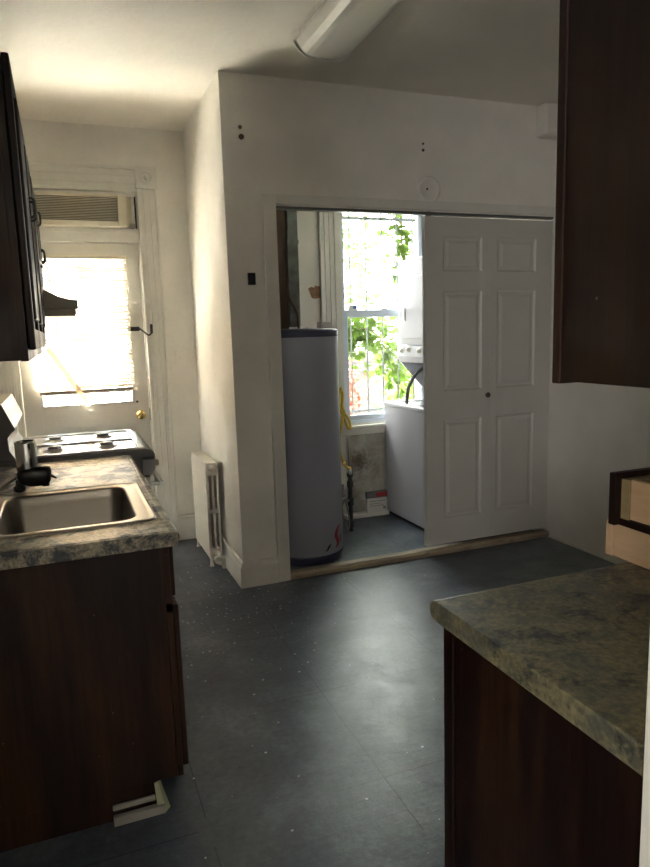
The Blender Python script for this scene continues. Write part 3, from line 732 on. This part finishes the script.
# galvanised duct with board behind it, and old flue bits
du = thing('metal_duct', (1.52, 4.52, 1.56), 'dull galvanised metal duct rising behind the water heater', 'duct')
obj('duct_run', MB().box(1.485, 1.560, 4.44, 4.60, 1.54, H), M['galv'], du, .004)
obj('seam_strap', MB().box(1.482, 1.563, 4.436, 4.604, 2.10, 2.125), M['galv'], du)
obj('brace', MB().tube([(1.442,4.425,1.82),(1.470,4.425,1.75),(1.535,4.425,1.63),(1.540,4.425,1.52)], .010, 8), M['brown'], du)
tag(obj('wall_board', MB().box(1.30, 1.482, 4.47, 4.50, 0, H), M['brown']), 'dark brown board standing left of the metal duct', 'board')
pt = MB(); pts = [(1.790,1.830),(1.812,1.842),(1.840,1.836),(1.846,1.852),(1.868,1.846),(1.884,1.850),(1.884,1.760),(1.850,1.752),(1.818,1.758),(1.808,1.782)]
pt.prism(pts, 'y', YF-.0035, YF-.0005); tag(obj('torn_plaster', pt, M['patch']), 'torn brown patch of bare plaster beside the window casing', 'wall patch')

# window: casing, frame, sashes
c = MB()
for a, b_, t in ((1.884,2.050,.020),(1.884,1.905,.040),(1.925,1.935,.028),(1.965,1.975,.028),(2.005,2.060,.030),(2.84,3.00,.030)): c.box(a, b_, YF-t, YF, .745, 2.66)
c.box(1.884, 3.00, YF-.03, YF, 2.66, 2.82)
struct('trim_12', c, M['trim'], .003)
c = MB().box(1.87, 3.02, YF-.050, YF+.06, .725, .748).box(1.884, 3.0, YF-.026, YF, .675, .725).box(1.884,3.0,YF-.034,YF,.700,.712)
struct('trim_13', c, M['trim'], .004)
wn = thing('window_1', (2.45, YF+.05, .76), 'double-hung closet window with pale blue-white frame', 'window', kind='structure')
m = MB().box(2.060,2.085,YF,YF+.12,.76,2.62).box(2.815,2.84,YF,YF+.12,.76,2.62).box(2.085,2.815,YF,YF+.12,2.595,2.62).box(2.085,2.815,YF,YF+.12,.76,.785)
obj('window_frame', m, M['vinyl'], wn, .003)
m = MB().box(2.086,2.122,YF+.02,YF+.055,.786,1.66).box(2.775,2.814,YF+.02,YF+.055,.786,1.66).box(2.122,2.775,YF+.02,YF+.055,.786,.825).box(2.122,2.775,YF+.02,YF+.055,1.605,1.66)
s1 = obj('lower_sash', m, M['vinyl'], wn, .003)
obj('pane', MB().box(2.122,2.775,YF+.036,YF+.040,.825,1.605), M['glass'], s1)
m = MB().box(2.086,2.118,YF+.06,YF+.095,1.63,2.594).box(2.780,2.814,YF+.06,YF+.095,1.63,2.594).box(2.118,2.780,YF+.06,YF+.095,1.63,1.665).box(2.118,2.780,YF+.06,YF+.095,2.55,2.594)
s2 = obj('upper_sash', m, M['vinyl'], wn, .003)
obj('pane', MB().box(2.118,2.780,YF+.076,YF+.080,1.665,2.55), M['glass'], s2)
lk = obj('sash_lock', MB().box(2.43,2.48,YF+.03,YF+.055,1.661,1.672), M['steel'], s1, .002)
obj('sticker', MB().box(2.130,2.205,YF+.018,YF+.0195,1.668,1.700).box(2.130,2.205,YF+.018,YF+.06,1.661,1.668), M['paper'], s1)
obj('sticker_print', MB().box(2.170,2.200,YF+.0165,YF+.0179,1.672,1.695), M['blue'], s1)
# stained board, carton
tag(obj('leaning_panel', MB().box(2.072, 2.39, YF-.048, YF-.028, .040, .672), M['board'], bev=.002), 'grey stained board fixed under the closet window', 'panel')
ct_ = thing('carton', (2.31, YF-.08, .02), 'white carton with a red top standing against the stained board', 'carton')
obj('carton_body', MB().box(2.205, 2.385, YF-.095, YF-.050, .031, .150), M['paper'], ct_, .002)
obj('carton_top', MB().box(2.205, 2.385, YF-.093, YF-.052, .151, .200), M['grey'], ct_, .002)
obj('red_panel', MB().box(2.285, 2.380, YF-.0955, YF-.0935, .158, .196), M['red'], ct_)
obj('printed_lines', MB().box(2.225,2.365,YF-.0965,YF-.0952,.122,.128).box(2.225,2.33,YF-.0965,YF-.0952,.102,.107).box(2.225,2.35,YF-.0965,YF-.0952,.084,.089).box(2.345,2.37,YF-.0965,YF-.0952,.055,.075), M['grey'], ct_)
obj('support_ledge', MB().box(2.10, 2.40, YF-.10, YF-.036, 0, .054), M['trim'], ct_) if False else None
# low ledge below the board (pipe boxing)
struct('trim_14', MB().box(2.02, 2.40, YF-.10, YF-.036, 0, .030), M['trim'], .003)

# gas pipe and hose
gp = thing('gas_pipe', (1.935, 4.52, 0), 'black iron gas pipe standing beside the water heater', 'pipe')
obj('riser', MB().tube([(1.935,4.52,0),(1.935,4.52,.44)], .016, 12), M['iron'], gp)
for z, hh in ((.03,.05),(.20,.06),(.34,.05),(.42,.03)): obj('fitting', MB().lathe((1.935,4.52,z), [(.021,0),(.024,.006),(.024,hh-.006),(.021,hh)], 12), M['iron'], gp)
obj('side_branch', MB().tube(catmull([(1.935,4.52,.23),(1.88,4.50,.25),(1.84,4.47,.22)]), .012, 8).tube(catmull([(1.84,4.47,.30),(1.85,4.46,.10),(1.885,4.46,.03),(1.90,4.47,.12),(1.87,4.47,.26)]), .006, 8), M['steel'], gp)
obj('shutoff_valve', MB().lathe((1.862,4.49,.28), [(.014,0),(.022,.012),(.022,.05),(.012,.06)], 12).box(1.85,1.86,4.46,4.49,.33,.38), M['red'] if False else mat('valve_metal',(.35,.30,.28),.4,.7), gp)
obj('connector', MB().lathe((1.932,4.505,.44), [(.010,0),(.013,.004),(.013,.05),(.009,.055)], 8), M['chrome'], gp)
Yh = 4.49
hp = [(1.868,1.095),(1.850,1.02),(1.857,.938),(1.880,.893),(1.915,.800),(1.936,.798),(1.930,.855),(1.895,.909),(1.878,.960),(1.885,1.04),(1.868,1.095)]
h1 = MB().tube(catmull([(x, Yh + (.012 if i > 5 else 0), z) for i, (x, z) in enumerate(hp)], 8), .0105, 10)
h2 = MB().tube(catmull([(1.884,Yh-.012,.93),(1.862,Yh-.01,.83),(1.847,Yh,.732),(1.848,Yh,.627),(1.873,Yh,.535),(1.905,Yh,.500),(1.931,4.50,.487)], 8), .0105, 10)
gh = thing('gas_hose', (1.88, Yh, .487), 'looped yellow flexible gas hose beside the water heater', 'hose')
obj('hose_loop', h1, M['yellow'], gh); obj('hose_tail', h2, M['yellow'], gh)
obj('end_nut', MB().lathe((1.880,Yh,.515), [(.016,0),(.018,.01),(.018,.03),(.014,.04)], 6), M['brass'], gh)

# stacked washer dryer
wd_ = thing('laundry_center', (2.74, 4.48, 0), 'white stacked washer and dryer half hidden behind the closet door', 'washer dryer')
a0, a1 = 4.10, 4.868
obj('washer_cabinet', MB().box(2.405, 3.10, a0, a1, .025, .895), M['washer'], wd_, .006)
m = MB().box(2.398, 2.470, a0-.004, a1+.004, .8955, .925).box(2.470,3.10,a0-.004,a0+.08,.8955,.925).box(2.470,3.10,a1-.06,a1+.004,.8955,.925).box(2.95,3.10,a0+.08,a1-.06,.8955,.925)
obj('washer_top', m, M['washer'], wd_, .005)
obj('washer_lid', MB().box(2.473, 2.947, a0+.083, a1-.063, .900, .918), mat('lid_dark', (.10,.11,.13), .3), wd_, .004)
obj('lid_handle', MB().box(2.478, 2.50, a0+.30, a0+.44, .918, .930), M['washer'], wd_, .003)
obj('plinth', MB().box(2.425, 3.08, a0+.02, a1-.02, 0, .0245), M['dark'], wd_)
obj('dryer_cabinet', MB().box(2.548, 3.10, a0, a1, 1.375, 2.035), M['washer'], wd_, .01)
m = MB().box(2.528, 2.546, a0+.08, a1-.03, 1.425, 1.900); dr = obj('dryer_door', m, M['washer'], wd_, .008)
obj('door_handle', MB().box(2.520, 2.5275, a1-.145, a1-.105, 1.565, 1.665), M['lens'], dr, .002)
m = MB().prism([(2.530,1.372),(2.520,1.290),(2.545,1.240),(3.10,1.240),(3.10,1.372)], 'y', a0, a1)
cpn = obj('control_panel', m, M['washer'], wd_, .003)
for y, z in ((4.78,1.335),(4.665,1.345),(4.50,1.335),(4.35,1.335)):
    obj('control_knob', MB().lathe((2.527, y, z), [(.024,0),(.022,-.008),(.017,-.010),(.015,-.024),(.002,-.025)], 20, 'x'), M['lens'], cpn)
for y0_ in (a0, a1-.02):
    obj('support_bracket', MB().prism([(2.552,1.238),(2.60,1.238),(2.84,.93),(3.10,.93),(3.10,1.239),(2.9,1.239)][:0] or [(2.552,1.239),(3.10,1.239),(3.10,.926),(2.80,.926),(2.79,.98)], 'y', y0_, y0_+.02), M['washer'], wd_, .002)
obj('rear_panel', MB().box(3.08, 3.10, a0+.021, a1-.021, .926, 1.239), M['washer'], wd_)
obj('drain_hose', MB().tube(catmull([(2.70,4.62,1.238),(2.60,4.60,1.19),(2.545,4.60,1.15),(2.505,4.60,1.094),(2.478,4.60,1.034),(2.464,4.60,.927)]), .014, 10), M['hose'], wd_)

# ------------------------------------------------------------------ outside
struct('ground', MB().box(-12, 14, YF+.27, 16, -.65, -.60), M['ground'], label='pale sunlit yard outside', cat='ground')
struct('porch_slab', MB().box(-1.5, 1.6, YF+.27, YF+2.3, -.6, -.05), mat('pale_concrete', (.82,.78,.71), .8, var=.1))
bg = thing('window_bars', (2.45, YF+.19, .80), 'white painted iron security bars outside the closet window', 'security bars')
yq = YF+.20
for i in range(6):
    x = 2.083 + i*.1435; obj('bar', MB().tube([(x, yq, .74),(x, yq, 2.62)], .0065, 8), M['bars'], bg)
for z in (.835, 2.395): obj('crossbar', MB().box(2.065, 2.835, yq-.004, yq+.004, z-.012, z+.012), M['bars'], bg)

fz = -.6
def fence(name, x0, x1, y, ztop, lab, bw=.15):
    t = thing(name, ((x0+x1)/2, y, fz), lab, 'fence')
    m = MB(); x = x0
    while x < x1:
        h = ztop + random.uniform(-.015,.015); m.add(*[[(x+.004,y,fz),(x+bw-.004,y,fz),(x+bw-.004,y+.02,fz),(x+.004,y+.02,fz),(x+.004,y,h-.04),(x+bw/2,y,h),(x+bw-.004,y,h-.04),(x+.004,y+.02,h-.04),(x+bw/2,y+.02,h),(x+bw-.004,y+.02,h-.04)],
             [(0,1,6,5,4),(3,7,8,9,2),(0,4,7,3),(1,2,9,6),(4,5,8,7),(5,6,9,8),(0,3,2,1)]]); x += bw
    obj('boards', m, M['fence'], t)
    for z in (fz+.3, ztop-.28): obj('rail', MB().box(x0, x1, y-.045, y-.001, z, z+.09), M['fence'], t)
    return t
fence('wooden_fence', -3.0, 6.5, 7.4, 1.30, 'weathered board fence across the yard beyond the windows')

t = thing('light_blocking_fence', (1.70, 6.3, fz), 'added unseen tall dark board fence that cuts sky light on the dryer', 'fence')  # unseen fence added to shield the dryer from sky light
obj('boards', MB().box(1.66, 1.68, YF+.28, 7.32, fz, 2.75), M['fence'], t)
for y in (5.3, 6.3, 7.25): obj('post', MB().box(1.681, 1.76, y, y+.07, fz, 2.80), M['fence'], t)
def leafy(name, mt, lab, cat, pts, n, size, spread, stems, group=None):
    t = thing(name, pts[0], lab, cat, group)
    path = catmull(pts, 10); m = MB()
    LF = [(0,0),(.30,.10),(.52,.42),(.26,.40),(.30,.72),(.10,.62),(0,1.0),(-.10,.62),(-.30,.72),(-.26,.40),(-.52,.42),(-.30,.10)]
    for i in range(n):
        p = path[int(random.random()*len(path)) % len(path)] + Vector((random.gauss(0,spread[0]),random.gauss(0,spread[1]),random.gauss(0,spread[2])))
        s = size*random.uniform(.6,1.25)
        q = Matrix.Rotation(random.uniform(-1.0,1.0),3,'Z') @ Matrix.Rotation(random.uniform(.2,1.3),3,'X') @ Matrix.Rotation(random.uniform(2.0,4.3),3,'Z')
        vs = [p + q @ Vector((a*s, b*s, -.15*s*abs(a))) for a, b in LF]
        m.add(vs, [tuple(range(len(LF)))])
    obj('leaves', m, mt, t, fix=False)
    sm = MB().tube(path, stems, 7)
    for k in range(5):
        a = path[int(len(path)*(k+.5)/5)]; sm.tube([a, a+Vector((random.uniform(-.2,.2),random.uniform(-.1,.1),random.uniform(-.2,.2)))], stems*.5, 6)
    obj('stem', sm, M['bark'], t)
    return t
leafy('climbing_vine', M['leaf'], 'bright green leafy vine trailing across the lower window panes', 'vine', [(3.0,5.8,-.6),(3.0,5.75,.75),(2.92,5.75,1.15),(2.78,5.75,1.45),(2.55,5.75,1.52),(2.4,5.75,1.42),(2.35,5.75,1.5)], 480, .10, (.11,.04,.13), .008)
leafy('climbing_vine', M['leaf'], 'green vine hanging at the upper right of the closet window', 'vine', [(3.06,5.36,-.6),(3.03,5.36,.8),(2.98,5.36,1.6),(2.92,5.36,1.95),(2.84,5.36,2.3),(2.88,5.36,2.8)], 520, .085, (.075,.03,.13), .009)
leafy('red_leaved_shrub', M['leafr'], 'shrub with reddish leaves low at the left of the closet window', 'shrub', [(2.58,6.15,-.6),(2.66,6.15,.3),(2.70,6.15,.72),(2.66,6.15,1.0),(2.62,6.15,1.15)], 260, .06, (.06,.06,.12), .006)
leafy('garden_shrub', M['leaf'], 'small green shrub low behind the window bars', 'shrub', [(2.80,6.5,-.6),(2.82,6.5,.2),(2.86,6.5,.50)], 120, .06, (.10,.08,.07), .006)
leafy('garden_tree', M['tree'], 'airy tree beyond the fence seen through the upper panes', 'tree', [(4.4,9.2,-.6),(4.3,9.2,1.6),(4.0,9.2,2.6),(3.6,9.1,3.2),(3.2,9.1,3.6)], 900, .12, (.45,.3,.42), .02)

t = thing('sun_blocking_tree', (3.75, 6.5, -.6), 'added unseen leafy tree that keeps the sun off the closet window', 'tree')  # crown added out of view to block sun at the closet window
m = MB()
LF = [(0,0),(.30,.10),(.52,.42),(.30,.72),(0,1.0),(-.30,.72),(-.52,.42),(-.30,.10)]
for i in range(1500):
    p = Vector((random.uniform(2.9,4.6), random.gauss(6.45,.35), random.uniform(3.3,5.7)))
    sz = .16*random.uniform(.7,1.3)
    q = Matrix.Rotation(random.uniform(-3.1,3.1),3,'Z') @ Matrix.Rotation(random.uniform(.2,1.2),3,'X')
    m.add([p + q @ Vector((a*sz, b*sz, -.1*sz*abs(a))) for a, b in LF], [tuple(range(len(LF)))])
obj('leaves', m, M['leaf'], t, fix=False)
obj('trunk', MB().tube(catmull([(4.3,6.5,-.6),(4.3,6.5,1.5),(4.2,6.5,3.0),(3.9,6.45,5.2)]), .07, 10), M['bark'], t)
# ------------------------------------------------------------------ light
wl = bpy.data.worlds.new('overcast_sky'); SC.world = wl; wl.use_nodes = True
nt = wl.node_tree; bgn = nt.nodes['Background']
sky = nt.nodes.new('ShaderNodeTexSky'); sky.sky_type = 'HOSEK_WILKIE'; sky.turbidity = 6; sky.ground_albedo = .4; sky.sun_direction = (.35,.43,.83)
mx = mix(nt, sky.outputs['Color'], (1.0,.975,.93), .85)
nt.links.new(mx, bgn.inputs['Color']); bgn.inputs['Strength'].default_value = 5.0
sun = bpy.data.objects.new('sun', bpy.data.lights.new('sun', 'SUN')); COL.objects.link(sun)
sun.data.energy = 95; sun.data.angle = math.radians(1.5); sun.data.color = (1,.965,.91)
sun.rotation_euler = Vector((.40,.50,.95)).to_track_quat('Z', 'Y').to_euler()
def portal(name, loc, rot, sx_, sy_):
    l = bpy.data.lights.new(name, 'AREA'); l.shape = 'RECTANGLE'; l.size = sx_; l.size_y = sy_; l.cycles.is_portal = True
    o = bpy.data.objects.new(name, l); COL.objects.link(o); o.location = loc; o.rotation_euler = rot
portal('window_portal', (2.45, YF+.27, 1.69), (-PI/2,0,0), .80, 1.88)
portal('door_portal', (.142, YF+.27, 1.24), (-PI/2,0,0), .84, 2.46)
portal('fill_opening_portal', (-2.22, -2.175, 1.625), (0,-PI/2,0), 1.05, 1.55)  # portal for the added fill-light opening behind the camera

# ------------------------------------------------------------------ camera
f, yaw, pitch, roll, h = 669.09, .3684, .1508, -.0308, 1.5
fw = Vector((math.sin(yaw)*math.cos(pitch), math.cos(yaw)*math.cos(pitch), -math.sin(pitch)))
rt = Vector((math.cos(yaw), -math.sin(yaw), 0)); upv = rt.cross(fw)
r2 = math.cos(roll)*rt + math.sin(roll)*upv; u2 = -math.sin(roll)*rt + math.cos(roll)*upv
cam = bpy.data.objects.new('camera', bpy.data.cameras.new('camera')); COL.objects.link(cam)
mw = Matrix((r2, u2, -fw)).transposed().to_4x4(); mw.translation = (0,0,h); cam.matrix_world = mw
cam.data.sensor_fit = 'VERTICAL'; cam.data.sensor_height = 36; cam.data.lens = f*36/867; cam.data.clip_start = .02
SC.camera = cam
SC.view_settings.view_transform = 'Standard'; SC.view_settings.look = 'None'; SC.view_settings.gamma = 1
SC.view_settings.use_curve_mapping = False; SC.view_settings.exposure = 2.68
